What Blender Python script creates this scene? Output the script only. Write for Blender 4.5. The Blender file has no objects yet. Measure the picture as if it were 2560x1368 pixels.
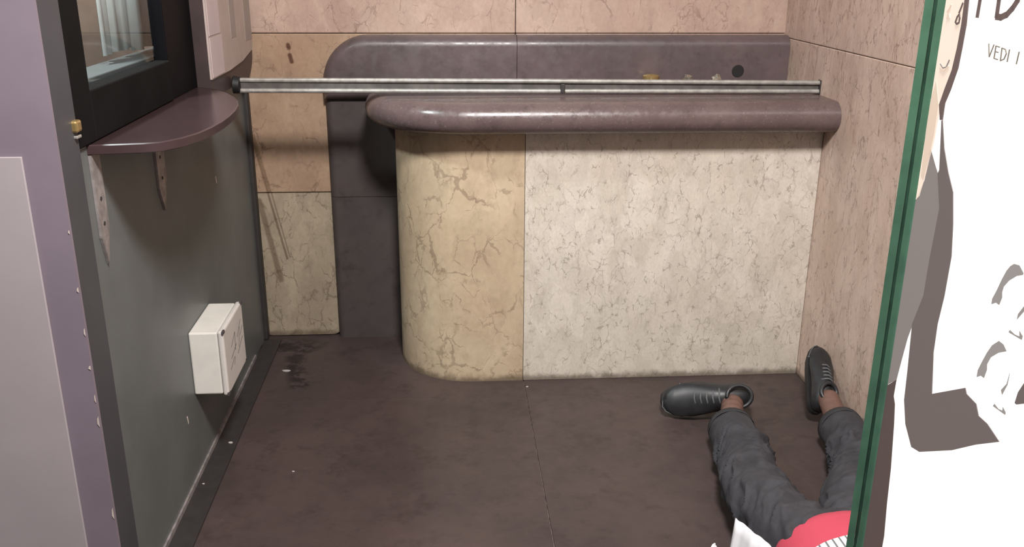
import bpy, bmesh, math, random
from mathutils import Vector, Matrix, noise
from mathutils.geometry import tessellate_polygon
random.seed(7)
S = bpy.context.scene
COL = S.collection

# ------------------------------------------------------------------ camera
cam_d = bpy.data.cameras.new('camera')
cam_d.sensor_fit = 'HORIZONTAL'; cam_d.sensor_width = 36.0
cam_d.lens = 36.0 * 2305.0 / 2560.0
cam_d.clip_start = 0.02
cam = bpy.data.objects.new('camera', cam_d); COL.objects.link(cam)
R = Matrix(((0.99761768, -0.01714074, 0.06682182),
            (-0.06876623, -0.32421193, 0.94348176),
            (0.00549246, -0.94582917, -0.32461826)))      # world from (right, down, forward)
M = Matrix(((R[0][0], -R[0][1], -R[0][2]), (R[1][0], -R[1][1], -R[1][2]), (R[2][0], -R[2][1], -R[2][2])))
cam.matrix_world = Matrix.Translation((0, 0, 1.6)) @ M.to_4x4()
S.camera = cam

# ------------------------------------------------------------------ world, lights, exposure
w = bpy.data.worlds.new('world'); S.world = w; w.use_nodes = True
w.node_tree.nodes['Background'].inputs[0].default_value = (0.93, 0.90, 0.92, 1)
w.node_tree.nodes['Background'].inputs[1].default_value = 0.17
def area(name, loc, target, size, energy, color=(1, 1, 1)):
    l = bpy.data.lights.new(name, 'AREA'); l.shape = 'DISK'; l.size = size; l.energy = energy; l.color = color
    o = bpy.data.objects.new(name, l); COL.objects.link(o); o.location = loc
    o.rotation_euler = (Vector(target) - Vector(loc)).to_track_quat('-Z', 'Y').to_euler()
    return o
area('ceiling_lamp', (0.25, 0.75, 3.1), (0.4, 2.6, 0.4), 0.5, 156, (1.0, 0.97, 0.95))
area('booth_fill', (-1.05, 2.45, 2.3), (-0.95, 2.9, 1.3), 0.15, 34, (0.95, 1.0, 1.0))  # added lamp, unseen inside the booth, to brighten the curtain
S.view_settings.view_transform = 'Standard'; S.view_settings.look = 'None'
S.view_settings.exposure = 0.0; S.view_settings.gamma = 1.0; S.view_settings.use_curve_mapping = False

# ------------------------------------------------------------------ materials
def lin(c):
    out = []
    for v in c:
        v /= 255.0
        out.append(v / 12.92 if v <= 0.04045 else ((v + 0.055) / 1.055) ** 2.4)
    return tuple(out) + (1.0,)
class NT:
    def __init__(s, name):
        s.m = bpy.data.materials.new(name); s.m.use_nodes = True
        s.t = s.m.node_tree; s.b = s.t.nodes['Principled BSDF']
    def n(s, kind, **kw):
        x = s.t.nodes.new(kind)
        for k, v in kw.items():
            if hasattr(x, k): setattr(x, k, v)
            else: x.inputs[k].default_value = v
        return x
    def l(s, a, b): s.t.links.new(a, b)
    def mix(s, fac, a, b, mode='MIX'):
        x = s.t.nodes.new('ShaderNodeMix'); x.data_type = 'RGBA'; x.blend_type = mode
        for sock, v in ((x.inputs[0], fac), (x.inputs[6], a), (x.inputs[7], b)):
            if hasattr(v, 'is_linked'): s.l(v, sock)
            else: sock.default_value = v
        return x.outputs[2]
    def math(s, op, a, b=None, c=None, clamp=False):
        x = s.t.nodes.new('ShaderNodeMath'); x.operation = op; x.use_clamp = clamp
        for i, v in enumerate((a, b, c)):
            if v is None: continue
            if hasattr(v, 'is_linked'): s.l(v, x.inputs[i])
            else: x.inputs[i].default_value = v
        return x.outputs[0]
    def ramp(s, v, lo, hi, a=0.0, b=1.0):
        x = s.t.nodes.new('ShaderNodeMapRange'); x.interpolation_type = 'SMOOTHSTEP'
        s.l(v, x.inputs[0])
        for i, q in enumerate((lo, hi, a, b)): x.inputs[i + 1].default_value = q
        return x.outputs[0]
    def pos(s): return s.t.nodes.new('ShaderNodeNewGeometry').outputs['Position']
    def map(s, v, scale=(1, 1, 1), loc=(0, 0, 0), rot=(0, 0, 0)):
        x = s.t.nodes.new('ShaderNodeMapping'); s.l(v, x.inputs[0])
        x.inputs[1].default_value = loc; x.inputs[2].default_value = rot; x.inputs[3].default_value = scale
        return x.outputs[0]
    def noise(s, v, scale, detail=4, rough=0.55, dist=0.0):
        x = s.t.nodes.new('ShaderNodeTexNoise'); s.l(v, x.inputs['Vector'])
        x.inputs['Scale'].default_value = scale; x.inputs['Detail'].default_value = detail
        x.inputs['Roughness'].default_value = rough; x.inputs['Distortion'].default_value = dist
        return x.outputs
    def bump(s, h, strength=0.2, dist=0.002):
        x = s.t.nodes.new('ShaderNodeBump'); s.l(h, x.inputs['Height'])
        x.inputs['Strength'].default_value = strength; x.inputs['Distance'].default_value = dist
        s.l(x.outputs[0], s.b.inputs['Normal'])
    def rough(s, v): s.b.inputs['Roughness'].default_value = v
    def seg(s, p, a, b, width, soft=0.5):
        """mask of a streak from a to b (x, z) on a wall seen along y"""
        sep = s.t.nodes.new('ShaderNodeSeparateXYZ'); s.l(p, sep.inputs[0])
        ax, az = a; dx, dz = b[0] - a[0], b[1] - a[1]; L2 = dx * dx + dz * dz
        px = s.math('SUBTRACT', sep.outputs[0], ax); pz = s.math('SUBTRACT', sep.outputs[2], az)
        t = s.math('DIVIDE', s.math('ADD', s.math('MULTIPLY', px, dx), s.math('MULTIPLY', pz, dz)), L2, clamp=True)
        ex = s.math('SUBTRACT', px, s.math('MULTIPLY', t, dx)); ez = s.math('SUBTRACT', pz, s.math('MULTIPLY', t, dz))
        d = s.math('SQRT', s.math('ADD', s.math('MULTIPLY', ex, ex), s.math('MULTIPLY', ez, ez)))
        return s.ramp(d, width * soft, width, 1.0, 0.0)

def plain(name, col, rough=0.6, var=0.12, scale=9.0, metal=0.0, bump=0.0, bscale=60.0, spec=0.5):
    k = NT(name); p = k.pos()
    f = k.noise(p, scale, 5, 0.6)[0]
    c = lin(col)
    dk = tuple(v * (1 - var * 1.6) for v in c[:3]) + (1,); lt = tuple(min(1, v * (1 + var)) for v in c[:3]) + (1,)
    k.l(k.mix(k.ramp(f, 0.3, 0.7), dk, lt), k.b.inputs['Base Color'])
    k.rough(rough); k.b.inputs['Metallic'].default_value = metal
    k.b.inputs['Specular IOR Level'].default_value = spec
    if bump: k.bump(k.noise(p, bscale, 4)[0], bump)
    return k.m

def marble(name, base, alt, vein, scale=9.0, stretch=1.0, amount=0.75, seed=0.0, flecks=0.6, rough=0.42, marks=(), foot=True, vw=0.55):
    k = NT(name); p0 = k.pos()
    p = k.map(p0, (1, 1, stretch), (seed, seed * 0.7, seed * 1.3))
    wob = k.noise(p, scale * 0.9, 5, 0.65)[1]
    add = k.t.nodes.new('ShaderNodeVectorMath'); add.operation = 'MULTIPLY_ADD'
    k.l(wob, add.inputs[0]); add.inputs[1].default_value = (0.9 / scale,) * 3; k.l(p, add.inputs[2])
    pv = add.outputs[0]
    blotch = k.noise(p, scale * 0.55, 5, 0.6, 0.6)[0]
    col = k.mix(k.ramp(blotch, 0.33, 0.66), lin(base), lin(alt))
    def veins(sc, wd, seedv, dens):
        v = k.t.nodes.new('ShaderNodeTexVoronoi'); v.feature = 'DISTANCE_TO_EDGE'
        k.l(k.map(pv, (1, 1, 1), (seedv, seedv, 0)), v.inputs['Vector']); v.inputs['Scale'].default_value = sc
        wn = k.noise(p, sc * 1.7, 3, 0.6)[0]
        wdt = k.ramp(wn, 0.40, 0.70, wd * 0.12, wd)
        m = k.math('DIVIDE', v.outputs[0], k.math('ADD', wdt, 0.0008))
        m = k.ramp(m, 0.35, 1.0, 1.0, 0.0)
        gate = k.ramp(k.noise(k.map(p, (1, 1, 1), (seedv * 2, 3, 1)), sc * 0.8, 3)[0], 0.34 + 0.22 * (1 - dens), 0.50 + 0.22 * (1 - dens))
        return k.math('MULTIPLY', m, gate)
    v1 = veins(scale, 0.045, 1.7, amount)
    cv = k.t.nodes.new('ShaderNodeTexVoronoi'); k.l(pv, cv.inputs['Vector']); cv.inputs['Scale'].default_value = scale * 1.5
    sp = k.t.nodes.new('ShaderNodeSeparateColor'); k.l(cv.outputs['Color'], sp.inputs[0])
    col = k.mix(k.math('MULTIPLY', sp.outputs[0], 0.22), col, lin(tuple(v * 0.78 for v in alt)))
    col = k.mix(k.math('MULTIPLY', v1, vw), col, lin(vein))
    v2 = veins(scale * 2.6, 0.10, 5.1, amount * 0.7)
    col = k.mix(k.math('MULTIPLY', v2, flecks), col, lin(vein))
    # soft greyish clouds between the clasts
    cl = k.ramp(k.noise(k.map(p, (1, 1, 1), (9, 2, 4)), scale * 2.1, 4, 0.7)[0], 0.5, 0.78)
    col = k.mix(k.math('MULTIPLY', cl, 0.55), col, lin(tuple(0.55 * a + 0.45 * b for a, b in zip(alt, vein))))
    fine = k.noise(p, scale * 9, 4, 0.7)[0]
    col = k.mix(k.ramp(fine, 0.35, 0.7, 0.10, 0.0), col, lin((70, 58, 48)))
    for (a, b, wd, sc, st) in marks:
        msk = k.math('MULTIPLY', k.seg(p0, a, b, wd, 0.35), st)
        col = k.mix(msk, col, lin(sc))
    if foot:                                        # dirt wiped against the foot of the wall
        sep = k.t.nodes.new('ShaderNodeSeparateXYZ'); k.l(p0, sep.inputs[0])
        wob2 = k.math('MULTIPLY', k.noise(p0, 22, 4)[0], 0.05)
        z = k.math('SUBTRACT', sep.outputs[2], wob2)
        col = k.mix(k.ramp(z, -0.022, 0.012, 0.75, 0.0), col, lin((84, 70, 56)))
    k.l(col, k.b.inputs['Base Color'])
    k.rough(rough); k.b.inputs['Specular IOR Level'].default_value = 0.35
    k.bump(k.math('SUBTRACT', fine, k.math('ADD', v1, v2)), 0.25, 0.0012)
    return k.m

def porphyry(name, base, alt, rough=0.3, scale=14.0, speck=(150, 140, 138), amount=0.35, spec=0.5, marks=()):
    k = NT(name); p = k.pos()
    c = k.mix(k.ramp(k.noise(p, scale * 0.28, 5, 0.65)[0], 0.3, 0.7), lin(base), lin(alt))
    g = k.noise(p, scale * 9, 3, 0.7)[0]
    c = k.mix(k.ramp(g, 0.58, 0.8, 0.0, amount), c, lin(speck))
    c = k.mix(k.ramp(k.noise(k.map(p, loc=(4, 2, 1)), scale * 1.3, 5, 0.7)[0], 0.5, 0.75, 0.0, 0.5), c, lin(tuple(v * 0.6 for v in base)))
    for (a, b, wd) in marks:  # floor stains, broken up by noise
        sw = k.map(p, rot=(math.radians(90), 0, 0))      # look straight down: (x, y) plane
        nz = k.math('MULTIPLY', k.ramp(k.noise(p, 16, 4, 0.7)[0], 0.40, 0.56), 0.8)
        c = k.mix(k.math('MULTIPLY', k.seg(sw, a, b, wd, 0.3), nz), c, lin((22, 18, 17)))
    k.l(c, k.b.inputs['Base Color'])
    k.l(k.ramp(k.noise(p, scale * 2.4, 4)[0], 0.3, 0.7, rough - 0.08, rough + 0.12), k.b.inputs['Roughness'])
    k.b.inputs['Specular IOR Level'].default_value = spec
    k.bump(g, 0.12, 0.001)
    return k.m

def emit(name, col, strength):
    k = NT(name); k.b.inputs['Base Color'].default_value = lin(tuple(v * 0.6 for v in col)); k.rough(0.6)
    k.b.inputs['Emission Color'].default_value = lin(col); k.b.inputs['Emission Strength'].default_value = strength
    return k.m

MAT = {}
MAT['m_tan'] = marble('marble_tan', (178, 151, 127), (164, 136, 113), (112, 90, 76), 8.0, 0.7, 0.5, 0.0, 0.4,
                      marks=(((-0.634, 1.262), (-0.632, 1.250), 0.012, (70, 36, 22), 0.85), ((-0.630, 1.222), (-0.624, 1.196), 0.012, (70, 36, 22), 0.85),
                              ((-0.815, 0.93), (-0.745, 0.58), 0.008, (92, 70, 50), 0.6), ((-0.800, 0.90), (-0.728, 0.55), 0.006, (92, 70, 50), 0.45)))  # thin brown diagonal streaks coloured onto the slab
MAT['m_pinkwall'] = marble('marble_rose', (190, 165, 150), (178, 151, 137), (128, 104, 92), 9.0, 0.65, 0.6, 3.0, 0.45)
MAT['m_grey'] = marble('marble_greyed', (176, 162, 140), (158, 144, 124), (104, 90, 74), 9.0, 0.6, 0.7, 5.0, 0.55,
                       marks=(((-0.765, 0.67), (-0.702, 0.362), 0.007, (88, 70, 54), 0.65), ((-0.748, 0.66), (-0.690, 0.368), 0.005, (88, 70, 54), 0.5),
                               ((-0.800, 0.62), (-0.735, 0.265), 0.017, (88, 70, 54), 0.6)))  # brown diagonal streaks continue down the lower slab
MAT['m_right'] = marble('marble_rose_streaked', (214, 190, 175), (200, 174, 158), (136, 112, 100), 12.0, 0.45, 0.85, 7.5, 0.65, vw=0.4)
MAT['m_curve'] = marble('marble_honey', (204, 184, 156), (188, 165, 138), (124, 104, 86), 5.6, 0.75, 0.7, 11.0, 0.45)
MAT['m_panel'] = marble('marble_cream', (218, 208, 195), (207, 196, 181), (134, 124, 112), 14.0, 0.6, 0.72, 15.0, 0.62, vw=0.3)
MAT['dark'] = porphyry('dark_stone', (97, 83, 83), (82, 72, 72), 0.34, 12, (118, 110, 110), 0.25)
MAT['dark_low'] = porphyry('dark_stone_panel', (82, 73, 71), (72, 66, 65), 0.45, 10, (96, 88, 88), 0.2, spec=0.25)
MAT['top'] = porphyry('counter_stone', (104, 88, 86), (90, 75, 74), 0.26, 16, (176, 160, 156), 0.5)
MAT['floor'] = porphyry('floor_stone', (76, 63, 60), (64, 54, 52), 0.5, 9, (112, 90, 80), 0.25, spec=0.3, marks=(((-0.78, 3.74), (-0.64, 3.72), 0.11), ((-0.66, 3.62), (-0.60, 3.34), 0.06)))
MAT['joint'] = plain('grout', (84, 70, 60), 0.9)
MAT['joint_floor'] = plain('floor_grout', (112, 98, 92), 0.9, 0.4, 40)
MAT['greywall'] = plain('grey_painted_metal', (98, 101, 100), 0.42, 0.06, 5, bump=0.03)
MAT['greyend'] = plain('dark_grey_paint', (66, 66, 70), 0.5, 0.06, 6)
MAT['purple'] = plain('purple_paint', (124, 112, 122), 0.62, 0.04, 5, bump=0.05)
MAT['lightgrey'] = plain('pale_grey_vinyl', (164, 154, 157), 0.6, 0.03, 4)
MAT['black'] = plain('black_frame', (24, 23, 23), 0.75, 0.1, 8, spec=0.06)
MAT['blackgloss'] = plain('black_lacquer', (12, 11, 14), 0.5, 0.1, 6, spec=0.06)
MAT['shelf'] = plain('brown_laminate', (54, 40, 41), 0.25, 0.06, 6, spec=0.25)
MAT['edge'] = plain('brown_edge_band', (60, 44, 45), 0.4, 0.08, 8)
MAT['bracket'] = plain('galvanised_bracket', (150, 142, 140), 0.5, 0.2, 30, 0.3)
MAT['box'] = plain('white_plastic', (214, 210, 202), 0.45, 0.03, 14)
MAT['box_lid'] = plain('white_plastic_lid', (206, 200, 194), 0.45, 0.03, 14)
MAT['ink'] = plain('dark_ink', (70, 64, 66), 0.7)
MAT['steel'] = plain('brushed_steel', (158, 154, 148), 0.45, 0.15, 40, 0.3)
MAT['gap'] = plain('dark_slot', (46, 42, 41), 0.6, 0.1, 20)
MAT['web'] = plain('dull_steel', (84, 80, 76), 0.6, 0.2, 20)
MAT['knob'] = plain('black_rubber', (20, 18, 19), 0.6)
MAT['brass'] = plain('brass', (206, 178, 120), 0.3, 0.1, 30, 0.8)
MAT['foil'] = plain('crumpled_foil', (200, 192, 176), 0.25, 0.25, 80, 0.8)
MAT['chip'] = plain('bare_plaster', (200, 186, 176), 0.8)
MAT['litter'] = plain('paper_scrap', (190, 184, 178), 0.8)
MAT['white_board'] = plain('cream_board', (172, 156, 150), 0.5, 0.05, 12)
MAT['white_paper'] = plain('white_paper', (190, 174, 174), 0.6, 0.03, 12)
MAT['grey_paper'] = plain('grey_paper', (150, 138, 132), 0.6, 0.04, 12)
MAT['board_dark'] = plain('dark_brown_frame', (62, 50, 50), 0.45, 0.1, 10)
MAT['curtain'] = plain('white_curtain', (226, 228, 228), 0.8, 0.03, 20)
MAT['interior'] = plain('brown_interior', (112, 92, 80), 0.7, 0.15, 7)
MAT['sill'] = plain('grey_sill', (88, 90, 90), 0.5, 0.06, 7)
MAT['trousers'] = plain('charcoal_denim', (54, 53, 57), 0.85, 0.18, 14, bump=0.25, bscale=220)
MAT['skin'] = plain('skin', (108, 80, 70), 0.55, 0.08, 20)
MAT['shoe'] = plain('black_shoe_leather', (38, 38, 40), 0.42, 0.15, 30)
MAT['sole'] = plain('black_rubber_sole', (30, 29, 30), 0.55, 0.15, 30)
MAT['lace'] = plain('grey_laces', (92, 92, 94), 0.8)
MAT['hair'] = plain('dark_hair', (28, 22, 20), 0.6, 0.3, 60)
MAT['cloth'] = plain('white_cloth', (206, 204, 206), 0.8, 0.02, 20)
MAT['cloth_tag'] = plain('olive_tag', (150, 146, 96), 0.8)
MAT['glass_edge'] = plain('green_glass_edge', (74, 112, 90), 0.35, 0.12, 22)
MAT['glass_dark'] = plain('dark_green_interlayer', (42, 74, 58), 0.4, 0.2, 30)
MAT['p_white'] = emit('backlit_white_film', (255, 253, 250), 1.08)
MAT['p_skin'] = emit('backlit_skin_tone', (250, 226, 208), 0.82)
MAT['p_shadow'] = emit('backlit_soft_shade', (226, 202, 182), 0.8)
MAT['p_brown'] = emit('printed_brown', (106, 88, 84), 0.75)
MAT['p_grey'] = emit('printed_grey', (138, 128, 124), 0.8)
MAT['p_body'] = emit('printed_taupe', (112, 100, 97), 0.8)
MAT['p_strip'] = emit('printed_dark_brown', (92, 76, 72), 0.75)
MAT['p_arc'] = emit('printed_light_grey', (150, 144, 140), 0.85)
MAT['p_line'] = emit('printed_line', (126, 116, 104), 0.85)

def shirt_mat():
    k = NT('red_and_white_striped_jersey'); p = k.pos()
    sep = k.t.nodes.new('ShaderNodeSeparateXYZ'); k.l(p, sep.inputs[0])
    st = k.math('FRACT', k.math('MULTIPLY', sep.outputs[0], 62.0))
    line = k.math('MULTIPLY', k.math('LESS_THAN', st, 0.26), 0.85)
    white = k.mix(line, lin((214, 212, 210)), lin((70, 72, 78)))
    c = k.mix(k.math('GREATER_THAN', k.math('ADD', sep.outputs[1], k.math('MULTIPLY', k.noise(p, 6, 2)[0], 0.02)), SHIRT_Y), white, lin((186, 66, 84)))
    k.l(c, k.b.inputs['Base Color']); k.rough(0.8)
    k.bump(k.noise(p, 160, 3)[0], 0.15)
    return k.m
SHIRT_Y = 1.908
MAT['shirt'] = shirt_mat()

def glass_mat():
    k = NT('window_glass')
    tr = k.t.nodes.new('ShaderNodeBsdfTransparent'); tr.inputs[0].default_value = (0.86, 0.9, 0.9, 1)
    gl = k.t.nodes.new('ShaderNodeBsdfGlossy'); gl.inputs['Roughness'].default_value = 0.03
    fr = k.t.nodes.new('ShaderNodeFresnel'); fr.inputs[0].default_value = 1.4
    mx = k.t.nodes.new('ShaderNodeMixShader')
    gm = k.t.nodes.new('ShaderNodeNewGeometry')
    k.l(k.math('MULTIPLY', fr.outputs[0], k.math('SUBTRACT', 1.0, gm.outputs['Backfacing'])), mx.inputs[0]); k.l(tr.outputs[0], mx.inputs[1]); k.l(gl.outputs[0], mx.inputs[2])
    k.l(mx.outputs[0], k.t.nodes['Material Output'].inputs[0])
    return k.m
MAT['glass'] = glass_mat()

# ------------------------------------------------------------------ mesh helpers
def box(bm, x0, x1, y0, y1, z0, z1, bevel=0.0, seg=2):
    t = bmesh.new()
    bmesh.ops.create_cube(t, size=1.0)
    for v in t.verts:
        v.co = Vector(((x0 + x1) / 2 + v.co.x * (x1 - x0), (y0 + y1) / 2 + v.co.y * (y1 - y0), (z0 + z1) / 2 + v.co.z * (z1 - z0)))
    if bevel: bmesh.ops.bevel(t, geom=list(t.edges), offset=bevel, segments=seg, profile=0.5, affect='EDGES')
    join(bm, t); return bm
def join(bm, t):
    mp = {v: bm.verts.new(v.co) for v in t.verts}
    for f in t.faces:
        try: bm.faces.new([mp[v] for v in f.verts])
        except ValueError: pass
    t.free()
def prism(bm, pts, axis, a, b):
    """closed 2D outline pts extruded from a to b along axis"""
    def P(u, v, w): return {'x': Vector((w, u, v)), 'y': Vector((u, w, v)), 'z': Vector((u, v, w))}[axis]
    lo = [bm.verts.new(P(u, v, a)) for u, v in pts]; hi = [bm.verts.new(P(u, v, b)) for u, v in pts]
    n = len(pts)
    for i in range(n): bm.faces.new((lo[i], lo[(i + 1) % n], hi[(i + 1) % n], hi[i]))
    bm.faces.new(lo[::-1]); bm.faces.new(hi)
    return bm
def tube(bm, pts, radii, seg=14, cap=True, flat=None):
    pts = [Vector(p) for p in pts]
    if not hasattr(radii, '__len__'): radii = [radii] * len(pts)
    rings = []; ref = None
    for i, p in enumerate(pts):
        d = (pts[min(i + 1, len(pts) - 1)] - pts[max(i - 1, 0)]).normalized()
        if ref is None: ref = d.orthogonal().normalized()
        a = (ref - d * ref.dot(d)).normalized(); ref = a; b = d.cross(a)
        rings.append([bm.verts.new(p + (a * math.cos(2 * math.pi * k / seg) + b * math.sin(2 * math.pi * k / seg)) * radii[i]) for k in range(seg)])
    for r0, r1 in zip(rings, rings[1:]):
        for k in range(seg): bm.faces.new((r0[k], r0[(k + 1) % seg], r1[(k + 1) % seg], r1[k]))
    if cap: bm.faces.new(rings[0][::-1]); bm.faces.new(rings[-1])
    return bm
def blob(bm, c, r, rot=None, sub=3):
    t = bmesh.new(); bmesh.ops.create_icosphere(t, subdivisions=sub, radius=1.0)
    for v in t.verts:
        q = Vector((v.co.x * r[0], v.co.y * r[1], v.co.z * r[2]))
        if rot is not None: q = rot @ q
        v.co = Vector(c) + q
    join(bm, t); return bm
def bead(bm, a, b, ra, rb, n=6):
    a, b = Vector(a), Vector(b)
    for i in range(n + 1):
        t = i / n; r = ra + (rb - ra) * t
        blob(bm, a.lerp(b, t), (r, r, r), sub=2)
def build(name, bm, mat, parent=None, smooth=False, label=None, cat=None, group=None, kind=None, origin=None):
    bmesh.ops.recalc_face_normals(bm, faces=bm.faces)
    me = bpy.data.meshes.new(name); bm.to_mesh(me); bm.free()
    return link(name, me, mat, parent, smooth, label, cat, group, kind, origin)
def link(name, me, mat, parent=None, smooth=False, label=None, cat=None, group=None, kind=None, origin=None):
    xs = [v.co for v in me.vertices]
    if origin is None:
        origin = Vector(((min(v.x for v in xs) + max(v.x for v in xs)) / 2, (min(v.y for v in xs) + max(v.y for v in xs)) / 2, min(v.z for v in xs)))
    origin = Vector(origin)
    me.transform(Matrix.Translation(-origin))
    me.materials.clear(); me.materials.append(MAT[mat] if isinstance(mat, str) else mat)
    if smooth:
        for p in me.polygons: p.use_smooth = True
        if smooth != True: me.set_sharp_from_angle(angle=math.radians(smooth))
    o = bpy.data.objects.new(name, me); COL.objects.link(o)
    o.location = origin
    if parent is not None:
        o.parent = parent; W = Vector((0, 0, 0)); q = parent
        while q is not None: W += q.location; q = q.parent
        o.location = origin - W
    tag(o, label, cat, group, kind)
    return o
def tag(o, label=None, cat=None, group=None, kind=None):
    if label: o['label'] = label
    if cat: o['category'] = cat
    if group: o['group'] = group
    if kind: o['kind'] = kind
    return o
def empty(name, loc, label=None, cat=None, group=None, kind=None):
    o = bpy.data.objects.new(name, None); COL.objects.link(o); o.location = loc; o.empty_display_size = 0.05
    return tag(o, label, cat, group, kind)
def cube(name, dims, mat, parent=None, bevel=0.0, **kw):
    bm = bmesh.new(); box(bm, *dims, bevel=bevel); return build(name, bm, mat, parent, **kw)

XL, XR, YB = -0.82, 1.40, 3.85

# ------------------------------------------------------------------ floor
fl = cube('floor', (-1.9, 2.2, -0.6, 4.1, -0.12, -0.006), 'joint_floor', kind='structure', label='dark red-brown stone slab floor with thin pale joints', cat='floor')
g = 0.0014
for (x0, x1, y0, y1) in ((-1.9, 0.285, 3.195, 4.1), (0.285, 2.2, 3.195, 4.1), (-1.9, 0.285, 1.75, 3.195), (0.285, 2.2, 1.75, 3.195),
                         (-1.9, 0.285, 0.3, 1.75), (0.285, 2.2, 0.3, 1.75), (-1.9, 0.285, -0.6, 0.3), (0.285, 2.2, -0.6, 0.3)):
    cube('slab', (x0 + g, x1 - g, y0 + g * 0.4, y1 - g * 0.4, -0.05, 0.0), 'floor', fl, 0.001)

# ------------------------------------------------------------------ back wall
wb = cube('wall_back', (-1.9, 2.2, YB + 0.025, YB + 0.2, 0.0, 2.7), 'joint', kind='structure', label='back wall clad in tan and rose marble slabs', cat='wall')
def tile(parent, x0, x1, z0, z1, mat, y0=YB, bev=0.004):
    return cube('marble_slab', (x0 + 0.0012, x1 - 0.0012, y0, y0 + 0.03, z0 + 0.0012, z1 - 0.0012), mat, parent, bev)
# lower slab has worn round corners at its foot
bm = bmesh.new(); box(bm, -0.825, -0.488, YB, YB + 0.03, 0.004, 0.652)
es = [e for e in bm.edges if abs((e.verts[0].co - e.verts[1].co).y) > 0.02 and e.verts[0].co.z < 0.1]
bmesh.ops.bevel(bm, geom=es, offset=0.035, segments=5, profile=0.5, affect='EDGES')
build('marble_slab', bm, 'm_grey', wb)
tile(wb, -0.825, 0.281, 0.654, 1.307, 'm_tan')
tile(wb, 0.281, 1.42, 0.654, 1.307, 'm_pinkwall')
tile(wb, -1.0, 0.281, 1.307, 2.0, 'm_pinkwall'); tile(wb, 0.281, 1.42, 1.307, 2.0, 'm_pinkwall')
tile(wb, -1.0, 0.281, 2.0, 2.7, 'm_pinkwall'); tile(wb, 0.281, 1.42, 2.0, 2.7, 'm_pinkwall')

# ------------------------------------------------------------------ right wall
wr = cube('wall_right', (XR + 0.025, XR + 0.2, 0.2, YB + 0.2, 0.0, 2.7), 'joint', kind='structure', label='right side wall of streaked rose marble beside the counter', cat='wall')
for (y0, y1) in ((0.2, 1.7), (1.7, YB + 0.03)):
    for (z0, z1) in ((0.0, 1.292), (1.292, 2.7)):
        cube('marble_slab', (XR, XR + 0.03, y0 + 0.001, y1 - 0.001, z0 + 0.001, z1 - 0.001), 'm_right', wr, 0.003)

# ------------------------------------------------------------------ left wall (grey booth front) and purple partition
wl = empty('wall_left', (XL - 0.05, 2.9, 0), 'dark grey painted booth wall on the left under the ticket window', 'wall', kind='structure')
cube('lower_panel', (XL - 0.09, XL, 2.08, YB, 0.0, 1.190), 'greywall', wl, 0.003)
cube('end_face', (XL - 0.075, XL - 0.002, 2.064, 2.082, 0.0, 2.7), 'greyend', wl)
cube('upper_panel', (XL - 0.09, XL, 3.362, YB, 1.190, 2.7), 'greywall', wl)
cube('head_panel', (XL - 0.09, XL, 2.08, 3.362, 2.3, 2.7), 'greywall', wl)
cube('corner_strip', (XL - 0.02, XL + 0.018, YB - 0.05, YB - 0.002, 0.0, 1.15), 'gap', wl, 0.008)
cube('baseboard_left', (XL, XL + 0.006, 2.08, 3.6, 0.0, 0.022), 'bracket', kind='structure', label='thin pale metal strip along the foot of the grey wall', cat='baseboard')
cube('trim_1', (XL + 0.006, XL + 0.075, 1.9, YB - 0.06, 0.0, 0.007), 'gap', kind='structure', label='flat black strip on the floor along the grey wall', cat='trim')
wp = cube('wall_near_left', (-1.9, -0.787, 1.9, 1.909, 0.0, 2.7), 'purple', kind='structure', label='near purple painted partition edge at far left', cat='wall')
cube('core', (-1.9, -0.806, 1.9095, 2.062, 0.0, 2.7), 'greyend', wp)
# chipped paint along the corner of the partition
bm = bmesh.new()
for (z, h) in ((0.92, 0.012), (0.82, 0.018), (0.74, 0.010), (0.66, 0.02), (0.60, 0.026), (0.36, 0.03), (1.05, 0.008)):
    wd = 0.002 + 0.004 * random.random()
    prism(bm, [(-0.7885, z), (-0.7885 - wd, z + h * 0.3), (-0.7885 - wd * 0.7, z + h * 0.8), (-0.7885, z + h)], 'y', 1.8985, 1.903)
build('paint_chips', bm, 'chip', wp, kind='stuff')
cube('sign_panel', (-1.7, -0.857, 1.893, 1.8995, 0.05, 1.214), 'lightgrey', bevel=0.0015, label='pale grey rectangular panel on the near purple partition', cat='panel')

# ------------------------------------------------------------------ ticket window in the left wall
wi = empty('window_1', (XL - 0.03, 2.7, 1.205), 'black framed ticket window in the left wall above the brown shelf', 'window', kind='structure')
fx0, fx1 = XL - 0.035, XL + 0.008
cube('jamb', (fx0, fx1, 2.066, 2.185, 1.191, 2.3), 'black', wi, 0.004)
cube('bottom_rail', (fx0, fx1, 2.185, 2.83, 1.191, 1.308), 'black', wi, 0.004)
cube('top_rail', (fx0, fx1, 2.185, 2.83, 2.2, 2.3), 'black', wi, 0.004)
cube('black_door_leaf', (fx0, fx1 - 0.006, 2.83, 3.25, 1.191, 2.3), 'blackgloss', wi, 0.003)
cube('stile', (fx0, fx1 + 0.004, 3.18, 3.235, 1.191, 2.3), 'black', wi, 0.004)
cube('jamb', (fx0, fx1 + 0.016, 3.25, 3.362, 1.191, 2.3), 'blackgloss', wi, 0.006)
cube('pane', (XL - 0.024, XL - 0.018, 2.18, 2.835, 1.3, 2.205), 'glass', wi)
cube('sill', (-0.985, XL - 0.07, 2.07, 3.36, 1.27, 1.309), 'sill', wi, 0.003)
ib = empty('wall_booth_interior', (-1.35, 2.7, 0), 'brown inner wall of the booth behind the ticket window', 'wall', kind='structure')
cube('rear_panel', (-1.42, -1.38, 2.064, YB, 0.0, 2.7), 'interior', ib)
cube('side_panel', (-1.38, XL - 0.1, 2.064, 2.09, 1.31, 2.7), 'interior', ib)
cube('end_panel', (-1.38, XL - 0.1, 3.4, 3.43, 0.0, 2.7), 'interior', ib)
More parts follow.
